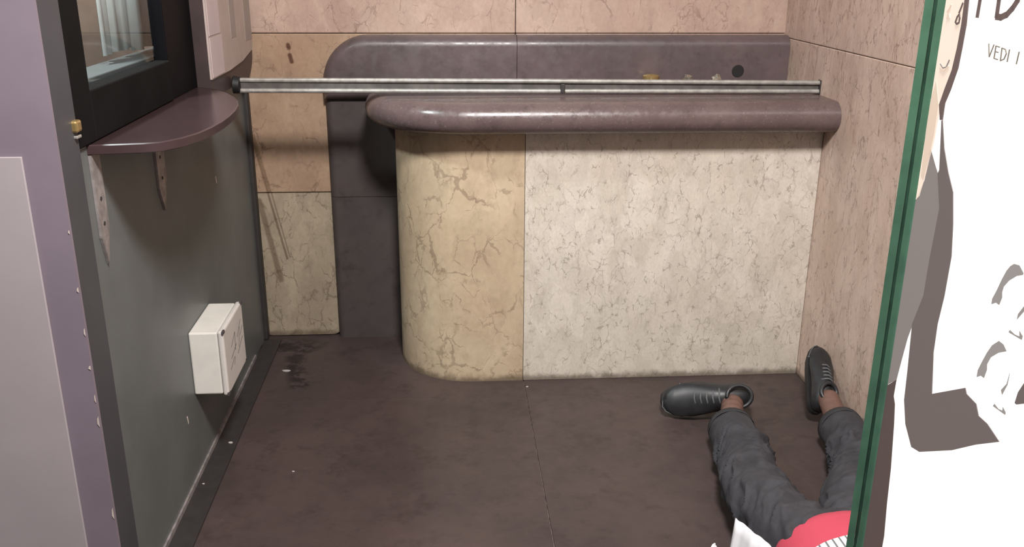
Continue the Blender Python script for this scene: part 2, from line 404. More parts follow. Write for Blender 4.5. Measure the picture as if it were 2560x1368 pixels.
cube('counter_slab', (-1.38, -0.95, 2.09, 3.4, 0.9, 1.0), 'gap', ib)

# white curtain hanging inside the window
bm = bmesh.new(); N = 40; ya, yb = 2.685, 3.16
rows = []
for z in (1.322, 1.6, 1.9, 2.19):
    row = []
    for i in range(N + 1):
        t = i / N; y = ya + (yb - ya) * t
        x = -0.955 + 0.012 * math.sin(t * 21) + 0.008 * math.sin(t * 47 + 1)
        row.append(bm.verts.new((x, y, z + (0.012 if (z < 1.4 and t < 0.6) else 0.0))))
    rows.append(row)
for a, b in zip(rows, rows[1:]):
    for i in range(N): bm.faces.new((a[i], a[i + 1], b[i + 1], b[i]))
cu = build('curtain', bm, 'curtain', smooth=True, label='white pleated curtain hanging inside the black framed ticket window', cat='curtain')
sm = cu.modifiers.new('s', 'SOLIDIFY'); sm.thickness = 0.003

# brass latch on the jamb
la = empty('latch', (XL + 0.02, 2.045, 1.225), 'small brass latch on the near corner of the window frame', 'latch')
cube('latch_plate', (XL + 0.006, XL + 0.026, 2.036, 2.064, 1.236, 1.262), 'brass', la, 0.005)
cube('latch_bolt', (XL + 0.01, XL + 0.022, 2.04, 2.064, 1.222, 1.229), 'steel', la, 0.002)

# ------------------------------------------------------------------ notice board past the window
nb = empty('notice_board', (-0.795, 3.5, 1.15), 'cream notice board with dark rounded lower frame beside the ticket window', 'board')
pts = []
y0, y1, z0, z1, r = 3.13, 3.838, 1.150, 2.2, 0.13
for k in range(9):
    a = -math.pi / 2 + (math.pi / 2) * k / 8
    pts.append((y1 - r + r * math.cos(a), z0 + r * 0.75 + r * 0.75 * math.sin(a)))
pts += [(y1, z1), (y0, z1), (y0, z0)]
bm = bmesh.new(); prism(bm, pts, 'x', XL + 0.002, -0.775); build('frame', bm, 'board_dark', nb, smooth=30)
bm = bmesh.new(); prism(bm, [(3.13, 1.214), (3.4, 1.214), (3.62, 1.224), (3.81, 1.250), (3.822, 1.275), (3.822, 2.18), (3.13, 2.18)], 'x', -0.7755, -0.768)
build('panel', bm, 'white_board', nb)
cube('paper_strip', (-0.7682, -0.7665, 3.14, 3.31, 1.218, 1.345), 'white_paper', nb)
cube('paper_strip', (-0.7682, -0.7665, 3.14, 3.295, 1.352, 2.1), 'white_paper', nb)
cube('paper_strip', (-0.7682, -0.7670, 3.46, 3.54, 1.32, 2.1), 'grey_paper', nb)
cube('paper_strip', (-0.7682, -0.7670, 3.70, 3.815, 1.29, 2.1), 'grey_paper', nb)

# ------------------------------------------------------------------ oval shelf with brackets
sh = empty('window_shelf', (-0.76, 2.65, 1.16), 'brown half-oval shelf projecting below the ticket window on two brackets', 'shelf')
def shelf_outline(gr=0.0):
    p = [(XL, 2.14 - gr), (-0.70, 2.16 - gr), (-0.665, 2.175 - gr)]
    p += [(-0.632 + gr * 0.7, 2.225 - gr * 0.7), (-0.610 + gr * 0.9, 2.29), (-0.598 + gr, 2.37), (-0.592 + gr, 2.46), (-0.592 + gr, 2.54), (-0.597 + gr, 2.64), (-0.609 + gr, 2.74),
          (-0.630 + gr, 2.83), (-0.660 + gr * 0.9, 2.92), (-0.700 + gr * 0.8, 3.005), (-0.745 + gr * 0.7, 3.07), (-0.790 + gr * 0.4, 3.11 + gr), (XL, 3.125 + gr)]
    return p
ZT = 1.190
bm = bmesh.new(); prism(bm, shelf_outline(), 'z', ZT - 0.018, ZT); build('board', bm, 'shelf', sh, smooth=30)
bm = bmesh.new()
o0, o1 = shelf_outline(0.0), shelf_outline(0.004)
vs = [[bm.verts.new((p[0], p[1], z)) for p in o] for o, z in ((o0, ZT + 0.0005), (o1, ZT - 0.002), (o1, ZT - 0.021), (o0, ZT - 0.023))]
for a, b in zip(vs, vs[1:] + vs[:1]):
    for i in range(len(a) - 1): bm.faces.new((a[i], a[i + 1], b[i + 1], b[i]))
build('edge_band', bm, 'edge', sh, smooth=40)
for (yy, zb, wd) in ((2.135, 0.90, 0.055), (2.600, 0.905, 0.075)):
    bm = bmesh.new()
    prism(bm, [(yy, ZT - 0.024), (yy + wd, ZT - 0.024), (yy + wd, zb + 0.09), (yy + wd * 0.42, zb), (yy, zb + 0.07)], 'x', XL + 0.0005, XL + 0.007)
    b = build('bracket', bm, 'bracket', sh)
    if yy > 2.5:
        bm = bmesh.new(); box(bm, XL + 0.007, -0.64, yy + 0.02, yy + 0.05, ZT - 0.027, ZT - 0.0235); build('bracket_arm', bm, 'bracket', b)
    else:
        bm = bmesh.new(); box(bm, XL + 0.007, -0.68, yy + 0.10, yy + 0.125, ZT - 0.027, ZT - 0.0235); build('bracket_arm', bm, 'bracket', b)
    for zz in (1.06, 1.0):
        bm = bmesh.new(); tube(bm, [(XL + 0.007, yy + wd * 0.45, zz), (XL + 0.0085, yy + wd * 0.45, zz)], 0.005, 8); build('screw', bm, 'gap', b)

# ------------------------------------------------------------------ white junction box
jb = empty('junction_box', (-0.765, 2.855, 0.272), 'white plastic junction box fixed low on the grey wall', 'electrical box')
cube('box_body', (XL, -0.731, 2.722, 2.988, 0.272, 0.484), 'box', jb, 0.005)
lid = cube('box_lid', (-0.7295, -0.711, 2.718, 2.992, 0.268, 0.488), 'box_lid', jb, 0.006)
for (yy, zz) in ((2.725, 0.485), (2.985, 0.485), (2.725, 0.275), (2.985, 0.275)):
    bm = bmesh.new(); t = 0.011
    box(bm, -0.716, -0.7098, yy - t, yy + t, zz - 0.006, zz + 0.0045, 0.001); build('screw_slot', bm, 'ink', lid)
bm = bmesh.new()
for (a, b) in (((2.80, 0.40), (2.86, 0.43)), ((2.79, 0.365), (2.87, 0.385)), ((2.86, 0.43), (2.85, 0.37)), ((2.89, 0.40), (2.95, 0.44)), ((2.90, 0.36), (2.93, 0.42)),
               ((2.93, 0.39), (2.97, 0.41)), ((2.77, 0.335), (2.83, 0.355)), ((2.82, 0.33), (2.84, 0.35)), ((2.88, 0.345), (2.96, 0.375))):
    tube(bm, [(-0.7108, a[0], a[1]), (-0.7108, b[0], b[1])], 0.0009, 5)
build('pen_scribble', bm, 'ink', lid)

# ------------------------------------------------------------------ dark stone surround behind the counter
ds = empty('stone_surround', (0.45, 3.82, 0), 'dark polished stone surround with rounded corner behind the counter', 'stone surround')
for (z0, z1) in ((0.0, 0.6385), (0.6405, 1.06)):
    bm = bmesh.new()
    pr = [(-0.497, YB - 0.001)]
    for k in range(7):
        a = math.pi + (math.pi / 2) * k / 6
        pr.append((-0.467 + 0.03 * math.cos(a), 3.848 + 0.03 * math.sin(a)))
    pr += [(1.398, 3.818), (1.398, YB - 0.001)]
    prism(bm, pr, 'z', z0, z1); build('lower_slab', bm, 'dark_low', ds, smooth=40)
def band_outline(ins):
    x0, x1, z0, z1, r = -0.497 + ins, 1.43, 1.052 + ins, 1.303 - ins, 0.185 - ins
    p = [(x0, z0), (x1, z0), (x1, z1)]
    for k in range(15):
        a = math.pi / 2 + (math.pi / 2) * k / 14
        p.append((x0 + r + r * math.cos(a), z1 - r + r * math.sin(a)))
    return p
for (ca, cb) in ((None, 0.2815), (0.2835, 1.398)):
    bm = bmesh.new(); rings = []
    prof = [(0.0, YB - 0.001), (0.0, 3.812)] + [(0.042 * (1 - math.cos(a)), 3.812 - 0.042 * math.sin(a)) for a in [math.pi / 2 * k / 7 for k in range(1, 8)]]
    for ins, y in prof: rings.append([bm.verts.new((x, y, z)) for x, z in band_outline(ins)])
    for a, b in zip(rings, rings[1:]):
        n = len(a)
        for i in range(n): bm.faces.new((a[i], a[(i + 1) % n], b[(i + 1) % n], b[i]))
    bm.faces.new(rings[0][::-1]); bm.faces.new(rings[-1])
    for cut, outer in ((ca, False), (cb, True)):
        if cut is None: continue
        r = bmesh.ops.bisect_plane(bm, geom=bm.verts[:] + bm.edges[:] + bm.faces[:], plane_co=(cut, 0, 0), plane_no=(1, 0, 0), clear_outer=outer, clear_inner=not outer)
        bmesh.ops.holes_fill(bm, edges=[e for e in bm.edges if e.is_boundary])
    build('upper_band', bm, 'dark', ds, smooth=40)
bm = bmesh.new(); tube(bm, [(1.19, 3.7715, 1.163), (1.19, 3.7685, 1.163)], [0.027, 0.024], 20); hol = build('hole_cover', bm, 'knob', smooth=40,
      label='round black hole cover on the dark stone band near the right wall', cat='cover')

# ------------------------------------------------------------------ counter
ct = empty('ticket_counter', (0.55, 3.55, 0), 'marble ticket counter with rounded end and dark bullnose top', 'counter')
def plan(xl, yf, a, b, xe, back, n=22):
    """outline points with outward normals from the back of the left end round to the right end"""
    cx, cy = xl + a, yf + b
    o = [(Vector((xl, back)), Vector((-1, 0))), (Vector((xl, cy + 0.06)), Vector((-1, 0)))]
    for k in range(n + 1):
        t = math.pi + (math.pi / 2) * k / n
        nn = Vector((math.cos(t) / a, math.sin(t) / b)).normalized()
        o.append((Vector((cx + a * math.cos(t), cy + b * math.sin(t))), nn))
    o.append((Vector((xe, yf)), Vector((0, -1))))
    return o
# curved marble panel at the end
pl = plan(-0.207, 3.336, 0.29, 0.30, 0.2815, 3.815)
bm = bmesh.new(); prism(bm, [tuple(p) for p, n in pl] + [(0.2815, 3.36), (0.2815, 3.815)], 'z', 0.0, 1.012); build('curved_panel', bm, 'm_curve', ct, smooth=25)
cube('front_panel', (0.2832, XR - 0.001, 3.335, 3.375, 0.0, 1.012), 'm_panel', ct, 0.002)
cube('base_core', (0.283, XR - 0.002, 3.38, 3.81, 0.0, 1.01), 'joint', ct)
# top slab with half-round nosing
pl = plan(-0.313, 3.198, 0.40, 0.37, XR - 0.0005, 3.765)
rr = 0.056; zc = 1.060
bm = bmesh.new(); rings = []
for k in range(13):
    a = math.pi / 2 - math.pi * k / 12
    ring = []
    for p, n in pl:
        q = p - n * (rr * (1 - math.cos(a))); ring.append(bm.verts.new((q.x, q.y, zc + rr * math.sin(a))))
    ring.append(bm.verts.new((XR - 0.0005, 3.765, zc + rr * math.sin(a))))
    rings.append(ring)
for a, b in zip(rings, rings[1:]):
    n = len(a)
    for i in range(n): bm.faces.new((a[i], a[(i + 1) % n], b[(i + 1) % n], b[i]))
bm.faces.new(rings[0]); bm.faces.new(rings[-1][::-1])
build('worktop', bm, 'top', ct, smooth=40, label='dark brown stone top with thick rounded nosing')

# ------------------------------------------------------------------ double rail above the counter
rl = empty('metal_rail', (0.32, 3.42, 1.12), 'double steel rail running along the counter top from wall to wall', 'rail')
bm = bmesh.new(); tube(bm, [(-0.745, 3.425, 1.176), (0.3, 3.42, 1.170), (1.399, 3.42, 1.160)], 0.0085, 14); build('upper_bar', bm, 'steel', rl, smooth=40)
bm = bmesh.new(); tube(bm, [(-0.745, 3.42, 1.139), (0.3, 3.42, 1.133), (1.399, 3.42, 1.128)], 0.0085, 14); build('lower_bar', bm, 'steel', rl, smooth=40)
bm = bmesh.new(); prism(bm, [(-0.745, 1.139), (1.399, 1.1275), (1.399, 1.160), (-0.745, 1.170)], 'y', 3.424, 3.429); build('web', bm, 'web', rl)
bm = bmesh.new(); tube(bm, [(-0.768, 3.425, 1.160), (-0.766, 3.425, 1.160), (-0.745, 3.425, 1.158), (-0.742, 3.425, 1.158)], [0.028, 0.032, 0.030, 0.024], 18); build('end_socket', bm, 'knob', rl, smooth=40)
cube('wall_plate', (1.395, 1.3995, 3.41, 3.432, 1.118, 1.170), 'gap', rl, 0.001)
cube('joint_clip', (0.417, 0.434, 3.408, 3.43, 1.125, 1.160), 'gap', rl, 0.003)

# small things lying on the counter behind the rail
ds_ = bmesh.new(); tube(ds_, [(0.82, 3.72, 1.1165), (0.82, 3.72, 1.122), (0.82, 3.72, 1.152), (0.82, 3.72, 1.156), (0.82, 3.72, 1.158)], [0.030, 0.034, 0.034, 0.026, 0.012], 24)
build('metal_tin', ds_, 'brass', smooth=40, label='flat shiny brass tin on the counter behind the rail', cat='tin')
for (x, z, lab) in ((0.968, 0.020, 'crumpled foil scrap behind the rail, nearer to the brass tin'), (1.085, 0.026, 'crumpled foil scrap behind the rail, nearer to the black hole cover')):
    bm = bmesh.new(); bmesh.ops.create_icosphere(bm, subdivisions=2, radius=0.017)
    for v in bm.verts: v.co = Vector((x, 3.71, 1.116 + z * 0.55)) + v.co * (0.7 + 0.8 * random.random())
    lowz = min(v.co.z for v in bm.verts)
    for v in bm.verts: v.co.z += 1.1165 - lowz + 0.0
    build('foil_scrap', bm, 'foil', label=lab, cat='foil', group='foil scraps on the counter')

# ------------------------------------------------------------------ litter on the floor
def scrap(x, y, s, lab, z=0.0, mat='litter'):
    bm = bmesh.new(); n = 7
    pts = [(x + s * (0.6 + 0.5 * random.random()) * math.cos(6.283 * k / n), y + s * 0.5 * (0.6 + 0.6 * random.random()) * math.sin(6.283 * k / n)) for k in range(n)]
    prism(bm, pts, 'z', z + 0.0002, z + 0.003); build('paper_scrap', bm, mat, label=lab, cat='scrap', group='scraps of litter on the floor')
scrap(-0.674, 3.477, 0.018, 'thin white scrap lying in the back left floor corner')
scrap(-0.766, 2.882, 0.009, 'small pale scrap on the black floor strip below the junction box', 0.007)
scrap(-0.525, 2.69, 0.005, 'tiny pale speck on the floor right of the junction box')
scrap(0.294, 3.274, 0.006, 'tiny white speck on the floor joint at the foot of the counter')
scrap(-0.795, 2.62, 0.005, 'tiny pale speck on the black floor strip nearer the camera', 0.007)
# paint nicks on the grey wall
for (y, z, lab) in ((3.253, 0.85, 'white paint nick high on the grey wall right of the shelf brackets'), (2.62, 0.235, 'white paint nick on the grey wall below the junction box')):
    bm = bmesh.new(); prism(bm, [(y - 0.006, z + 0.012), (y, z + 0.014), (y + 0.006, z - 0.01), (y + 0.001, z - 0.014)], 'x', XL + 0.0, XL + 0.001)
    build('paint_nick', bm, 'chip', wl)

# ------------------------------------------------------------------ laminated glass edge and backlit poster at the right
gp = empty('glass_panel', (0.50, 0.95, 0), 'laminated green glass panel seen edge-on beside the backlit poster', 'glass panel')
ex = Vector((0.487, 0.95, 0)) ; side = Vector((1, 0, 0))
sd = Vector((0.5, 0.95, 0)).normalized()         # pane runs away along this direction
nd = Vector((sd.y, -sd.x, 0))
def pane(t0, t1, d0, d1, z0, z1):
    bm = bmesh.new(); base = Vector((0.4978, 0.968, 0))
    q = [base + nd * t0 + sd * d0, base + nd * t1 + sd * d0, base + nd * t1 + sd * d1, base + nd * t0 + sd * d1]
    return prism(bm, [(v.x, v.y) for v in q], 'z', z0, z1)
build('glass_pane', pane(0.000, 0.0085, 0.0, 0.045, 0.0, 2.1), 'glass_edge', gp)
build('interlayer', pane(0.0086, 0.0122, 0.0022, 0.045, 0.0, 2.1), 'glass_dark', gp)
build('glass_pane', pane(0.0123, 0.0225, 0.0, 0.045, 0.0, 2.1), 'glass_edge', gp)

pd = Vector((0.07081, 0.99749, 0)); P0 = Vector((0.515, 0.955, 0)); pn = Vector((-pd.y, pd.x, 0))
def PP(u, z, off): v = P0 - pd * u + pn * off; return Vector((v.x, v.y, z))
def pprint(bm, pts, o0, o1):
    lo = [bm.verts.new(PP(u, z, o0)) for u, z in pts]; hi = [bm.verts.new(PP(u, z, o1)) for u, z in pts]; n = len(pts)
    for i in range(n): bm.faces.new((lo[i], lo[(i + 1) % n], hi[(i + 1) % n], hi[i]))
    for (i, j, k) in tessellate_polygon([[Vector((u, z, 0)) for u, z in pts]]):
        bm.faces.new((hi[i], hi[j], hi[k])); bm.faces.new((lo[k], lo[j], lo[i]))
    return bm
po = empty('backlit_poster', PP(0.2, 0.0, 0), 'glowing white backlit poster panel with grey figure print and lettering', 'poster')
PZ0, PZ1 = 0.0, 1.8
build('light_film', pprint(bmesh.new(), [(-0.002, 0.8), (0.42, 0.8), (0.42, 1.78), (-0.002, 1.78)], -0.012, 0.0), 'p_white', po)
build('rear_board', pprint(bmesh.new(), [(-0.002, PZ0), (0.43, PZ0), (0.43, PZ1), (-0.002, PZ1)], -0.02, -0.0125), 'lightgrey', po)
PR = {
 'face_print': ('p_skin', 1, [(-0.002,1.75),(0.03,1.72),(0.036,1.62),(0.0395,1.5625),(0.0425,1.5397),(0.0404,1.5163),(0.0376,1.4943),(0.0283,1.4742),(0.0223,1.4569),(0.0213,1.4409),(0.0204,1.4218),(0.014,1.3837),(0.0057,1.3551),(-0.002,1.349)]),
 'face_shade_print': ('p_shadow', 2, [(-0.002,1.4586),(0.004,1.4798),(0.0175,1.457),(0.0182,1.4277),(0.0134,1.3967),(0.0094,1.3739),(0.0022,1.3766),(-0.002,1.4244)]),
 'hair_print': ('p_brown', 3, [(0.030,1.72),(0.045,1.72),(0.047,1.62),(0.0479,1.5628),(0.0508,1.5403),(0.0498,1.5191),(0.048,1.4975),(0.0392,1.4745),(0.0315,1.46),(0.0321,1.4427),(0.0267,1.4418),(0.0196,1.4565),(0.0265,1.474),(0.0358,1.4941),(0.0395,1.5162),(0.0408,1.5396),(0.0395,1.5625),(0.036,1.62)]),
 'sleeve_print': ('p_grey', 1, [(0.015,1.4092),(0.0322,1.3943),(0.0402,1.3879),(0.0425,1.388),(0.0559,1.3549),(0.054,1.3194),(0.0523,1.2966),(0.0518,1.2554),(0.0382,1.2197),(0.0299,1.1969),(0.0236,1.167),(0.0184,1.1394),(-0.002,1.1236),(-0.002,1.3466),(0.0122,1.3745)]),
 'figure_print': ('p_body', 2, [(0.0402,1.3879),(0.0425,1.3923),(0.030,1.4418),(0.0321,1.4427),(0.0454,1.416),(0.0623,1.3946),(0.0792,1.3778),(0.0901,1.3473),(0.0977,1.3157),(0.0968,1.2721),(0.0924,1.2392),(0.0939,1.208),(0.1055,1.1646),(0.1687,1.2025),(0.1729,1.198),(0.1929,1.1974),(0.2008,1.1887),(0.2178,1.1893),(0.2422,1.184),(0.2046,1.1598),(0.1639,1.1304),(0.1,1.0918),(0.0804,1.0867),(0.0578,1.1035),(0.0458,1.1275),(0.0428,1.1609),(0.0361,1.2164),(0.0518,1.2554),(0.0523,1.2966),(0.054,1.3194),(0.0559,1.3549)]),
 'edge_print': ('p_strip', 1, [(-0.002,1.1227),(0.0184,1.1394),(0.0176,1.1185),(0.0238,1.1112),(0.0296,1.0883),(0.039,1.0355),(0.0433,0.9895),(0.0491,0.9491),(0.0486,0.933),(0.0407,0.8975),(0.035,0.81),(-0.002,0.81)]),
 'arc_print': ('p_arc', 1, [(0.2112,1.3448),(0.2198,1.3463),(0.228,1.342),(0.2272,1.3399),(0.2184,1.3359),(0.208,1.3279),(0.2014,1.3198),(0.2005,1.3143),(0.2022,1.3098),(0.1996,1.3014),(0.1939,1.3015),(0.1869,1.2973),(0.1865,1.3024),(0.1914,1.3125),(0.1966,1.3254),(0.2014,1.3351),(0.206,1.341)]),
 'arc_print.001': ('p_arc', 1, [(0.2106,1.2704),(0.2189,1.2704),(0.2257,1.2667),(0.2131,1.2596),(0.2022,1.2502),(0.1981,1.2413),(0.1997,1.2366),(0.1973,1.2268),(0.1914,1.2264),(0.1849,1.2218),(0.1846,1.2288),(0.1886,1.2386),(0.1945,1.2514),(0.2009,1.2619)]),
 'tick_print': ('p_arc', 1, [(0.2402,1.3176),(0.2319,1.3051),(0.2319,1.3001),(0.2417,1.3133)]),
 'tick_print.001': ('p_arc', 1, [(0.2244,1.2869),(0.2334,1.2862),(0.2407,1.2875),(0.239,1.2922),(0.2451,1.2897),(0.2446,1.2859),(0.223,1.2841)]),
 'tick_print.002': ('p_arc', 1, [(0.2369,1.2502),(0.2369,1.2389),(0.2318,1.2265),(0.2287,1.2296),(0.2355,1.239)]),
 'tick_print.003': ('p_arc', 1, [(0.2227,1.2127),(0.2308,1.2114),(0.2373,1.2132),(0.2366,1.2167),(0.2424,1.2143),(0.2425,1.2116),(0.221,1.2094)]),
 'arc_print.002': ('p_body', 1, [(0.2702,1.270),(0.2603,1.2509),(0.2549,1.2402),(0.2532,1.2289),(0.2563,1.229),(0.285,1.2460)]),
}
for nm, (mt, lv, pts) in PR.items():
    build(nm.split('.')[0], pprint(bmesh.new(), pts, 0.0002, 0.0003 + 0.0003 * lv), mt, po)
def stroke(bm, pts, wd, o=0.0003):
    for a, b in zip(pts, pts[1:]):
        a, b = Vector(a), Vector(b); d = (b - a).normalized(); n = Vector((-d.y, d.x)) * wd / 2; e = d * wd * 0.3
        pprint(bm, [tuple(a - e + n), tuple(a - e - n), tuple(b + e - n), tuple(b + e + n)], o, o + 0.0008)
    return bm
LT = [('letter', 'p_brown', 0.0052, [[(0.0700,1.6106),(0.0712,1.5784),(0.0712,1.5638),(0.0710,1.549)]]),
      ('letter', 'p_brown', 0.0058, [[(0.1060,1.6103),(0.1070,1.5653),(0.1078,1.551)], [(0.108,1.5505),(0.116,1.5505),(0.1255,1.5535),(0.1337,1.5596),(0.1400,1.5666),(0.1430,1.5802),(0.1390,1.5935),(0.1270,1.6068),(0.1060,1.6103)]]),
      ('letter', 'p_line', 0.0009, [[(0.102,1.5256),(0.1068,1.5143),(0.1118,1.5257)]]),
      ('letter', 'p_line', 0.0009, [[(0.1158,1.525),(0.116,1.5138),(0.1229,1.5134)], [(0.1158,1.525),(0.1226,1.5245)], [(0.1161,1.52),(0.1214,1.5197)]]),
      ('letter', 'p_line', 0.0009, [[(0.1271,1.5242),(0.1282,1.5129),(0.134,1.5149),(0.1365,1.5201),(0.1339,1.5234),(0.1271,1.5242)]]),
      ('letter', 'p_line', 0.0009, [[(0.1407,1.524),(0.1403,1.5134)]]),
      ('letter', 'p_line', 0.0009, [[(0.1575,1.5235),(0.1564,1.5131)]]),
      ('eye_print', 'p_brown', 0.0018, [[(0.0323,1.5500),(0.0352,1.5554),(0.0371,1.5594)], [(0.0275,1.5407),(0.0296,1.5456),(0.0333,1.5486),(0.0356,1.5452),(0.0353,1.5405),(0.0314,1.539),(0.0275,1.5407)]]),
      ('eye_print', 'p_shadow', 0.0016, [[(0.0061,1.5492),(0.0102,1.5534),(0.0117,1.5566)], [(0.0075,1.543),(0.0110,1.5470),(0.0125,1.5440)]]),
      ('mouth_print', 'p_grey', 0.0012, [[(0.0088,1.4972),(0.0157,1.4939),(0.0226,1.4954),(0.0272,1.5032)]]),
      ('mouth_print', 'p_shadow', 0.0018, [[(0.0084,1.4931),(0.0186,1.4909),(0.0275,1.4972)]])]
for nm, mt, wd, strokes in LT:
    bm = bmesh.new()
    for st in strokes: stroke(bm, st, wd, 0.0007)
    build(nm, bm, mt, po)

# ------------------------------------------------------------------ person lying on the floor
pe = empty('person', (1.05, 2.3, 0), 'person lying on the floor in dark grey trousers, black shoes and red striped shirt', 'person')
def remesh(bm, voxel, fn=None, smooth_it=4):
    bmesh.ops.recalc_face_normals(bm, faces=bm.faces)
    me = bpy.data.meshes.new('tmp'); bm.to_mesh(me); bm.free()
    o = bpy.data.objects.new('tmp', me); COL.objects.link(o)
    m = o.modifiers.new('r', 'REMESH'); m.mode = 'VOXEL'; m.voxel_size = voxel
    if smooth_it:
        s = o.modifiers.new('s', 'SMOOTH'); s.factor = 0.5; s.iterations = smooth_it
    dg = bpy.context.evaluated_depsgraph_get()
    out = bpy.data.meshes.new_from_object(o.evaluated_get(dg))
    bpy.data.objects.remove(o); bpy.data.meshes.remove(me)
    if fn:
        nr = [v.normal.copy() for v in out.vertices]
        for v, n in zip(out.vertices, nr): v.co = fn(v.co.copy(), n)
    return out
LEG_L = [((1.000, 2.910, 0.085), 0.054), ((0.945, 2.735, 0.083), 0.077), ((0.930, 2.62, 0.090), 0.080), ((0.915, 2.48, 0.097), 0.084), ((0.89, 2.35, 0.112), 0.092), ((0.885, 2.24, 0.118), 0.098), ((0.905, 2.13, 0.118), 0.105), ((0.945, 2.02, 0.115), 0.110)]
LEG_R = [((1.334, 2.865, 0.118), 0.052), ((1.322, 2.725, 0.083), 0.074), ((1.315, 2.62, 0.088), 0.079), ((1.275, 2.46, 0.097), 0.085), ((1.20, 2.32, 0.110), 0.092), ((1.15, 2.22, 0.118), 0.098), ((1.11, 2.12, 0.118), 0.104), ((1.085, 2.02, 0.115), 0.108)]
def chain(bm, nodes, shrink=0.0):
    for (a, ra), (b, rb) in zip(nodes, nodes[1:]): bead(bm, a, b, ra - shrink, rb - shrink, 5)
bm = bmesh.new()
for leg in (LEG_L, LEG_R):
    # trouser tube begins at the hem with a flat end
    tube(bm, [Vector(p) for p, r in leg[1:]], [r for p, r in leg[1:]], 28)
    chain(bm, leg[2:])
blob(bm, (1.015, 2.0, 0.112), (0.185, 0.15, 0.112))
def nearest(c, leg):
    best = None
    L = 0.0
    for (a, ra), (b, rb) in zip(leg[1:], leg[2:]):
        a, b = Vector(a), Vector(b); d = b - a; t = max(0.0, min(1.0, (c - a).dot(d) / d.length_squared))
        q = a + d * t; e = (c - q).length
        if best is None or e < best[0]: best = (e, L + t * d.length, q, d.normalized())
        L += d.length
    return best
def folds(c, n):
    bl, br = nearest(c, LEG_L), nearest(c, LEG_R)
    left = bl[0] < br[0]
    e, s, q, d = bl if left else br
    off = c - q; ang = math.atan2(off.z, off.x); sd = 2.0 if left else 7.0
    ca, sa = math.cos(ang), math.sin(ang)
    def bump(x, m, w): return math.exp(-((x - m) / w) ** 2)
    env = 0.15 + 1.0 * bump(s, 0.20, 0.07) + 0.75 * bump(s, 0.38, 0.09) + 0.8 * bump(s, 0.62, 0.12)
    env *= 0.0 if s < 0.06 else min(1.0, (s - 0.06) / 0.06)
    sh = s + 0.045 * math.cos(ang - 0.9) + 0.02 * noise.noise(Vector((ca * 1.4, sa * 1.4, sd)))
    f = noise.noise(Vector((sh * 17, ca * 0.9 + sd, sa * 0.9))) + 0.35 * noise.noise(Vector((sh * 34, ca * 1.7, sa * 1.7 + sd)))
    ridge = max(0.0, 1.0 - abs(f) * 3.4) ** 1.3
    g = noise.noise(Vector((ca * 1.5 + sd, sa * 1.5, s * 9)))
    dd = env * (0.028 * ridge * (0.6 + 0.7 * g) - 0.010 + 0.014 * noise.noise(Vector((sh * 9, ca, sa + sd)))) + 0.003 * noise.noise(c * 25)
    c2 = c + n * dd
    c2.z = max(c2.z, 0.003)
    return c2
me = remesh(bm, 0.0065, folds, 3)
link('trousers', me, 'trousers', pe, smooth=True, label='creased charcoal trousers')
# turned hems
for leg in (LEG_L, LEG_R):
    p, r = Vector(leg[1][0]), leg[1][1]; d = (Vector(leg[1][0]) - Vector(leg[2][0])).normalized()
    bm = bmesh.new(); tube(bm, [p - d * 0.02, p + d * 0.008, p + d * 0.008, p - d * 0.012], [r + 0.002, r + 0.002, r - 0.004, r - 0.006], 28, cap=False); build('trouser_hem', bm, 'trousers', pe, smooth=True)

# body: one continuous skin surface
bm = bmesh.new()
chain(bm, [(LEG_L[0][0], LEG_L[0][1] + 0.012), (LEG_L[1][0], 0.066)] + LEG_L[2:], 0.024); chain(bm, [(LEG_R[0][0], LEG_R[0][1] + 0.012), (LEG_R[1][0], 0.066)] + LEG_R[2:], 0.024)
bead(bm, (1.000, 2.910, 0.085), (1.012, 2.965, 0.075), 0.040, 0.032); bead(bm, (1.334, 2.865, 0.118), (1.330, 2.905, 0.100), 0.038, 0.028)
blob(bm, (1.015, 2.0, 0.11), (0.165, 0.14, 0.10)); blob(bm, (1.03, 1.82, 0.11), (0.15, 0.2, 0.10)); blob(bm, (1.05, 1.62, 0.115), (0.175, 0.2, 0.105))
SHL, SHR, NK = Vector((0.875, 1.53, 0.12)), Vector((1.235, 1.53, 0.12)), Vector((1.06, 1.44, 0.125))
bead(bm, SHL, NK, 0.06, 0.06); bead(bm, SHR, NK, 0.06, 0.06)
bead(bm, NK, (1.065, 1.36, 0.125), 0.058, 0.056)
HC = Vector((1.07, 1.255, 0.12))
blob(bm, HC, (0.076, 0.112, 0.098)); blob(bm, HC + Vector((0, 0.045, 0.03)), (0.055, 0.062, 0.065))
blob(bm, HC + Vector((0, 0.018, 0.098)), (0.013, 0.024, 0.018))                       # nose
blob(bm, HC + Vector((0, 0.056, 0.088)), (0.024, 0.008, 0.010)); blob(bm, HC + Vector((0, -0.022, 0.090)), (0.045, 0.010, 0.010))
for sx in (-1, 1): blob(bm, HC + Vector((sx * 0.076, 0.01, 0.0)), (0.010, 0.028, 0.018))
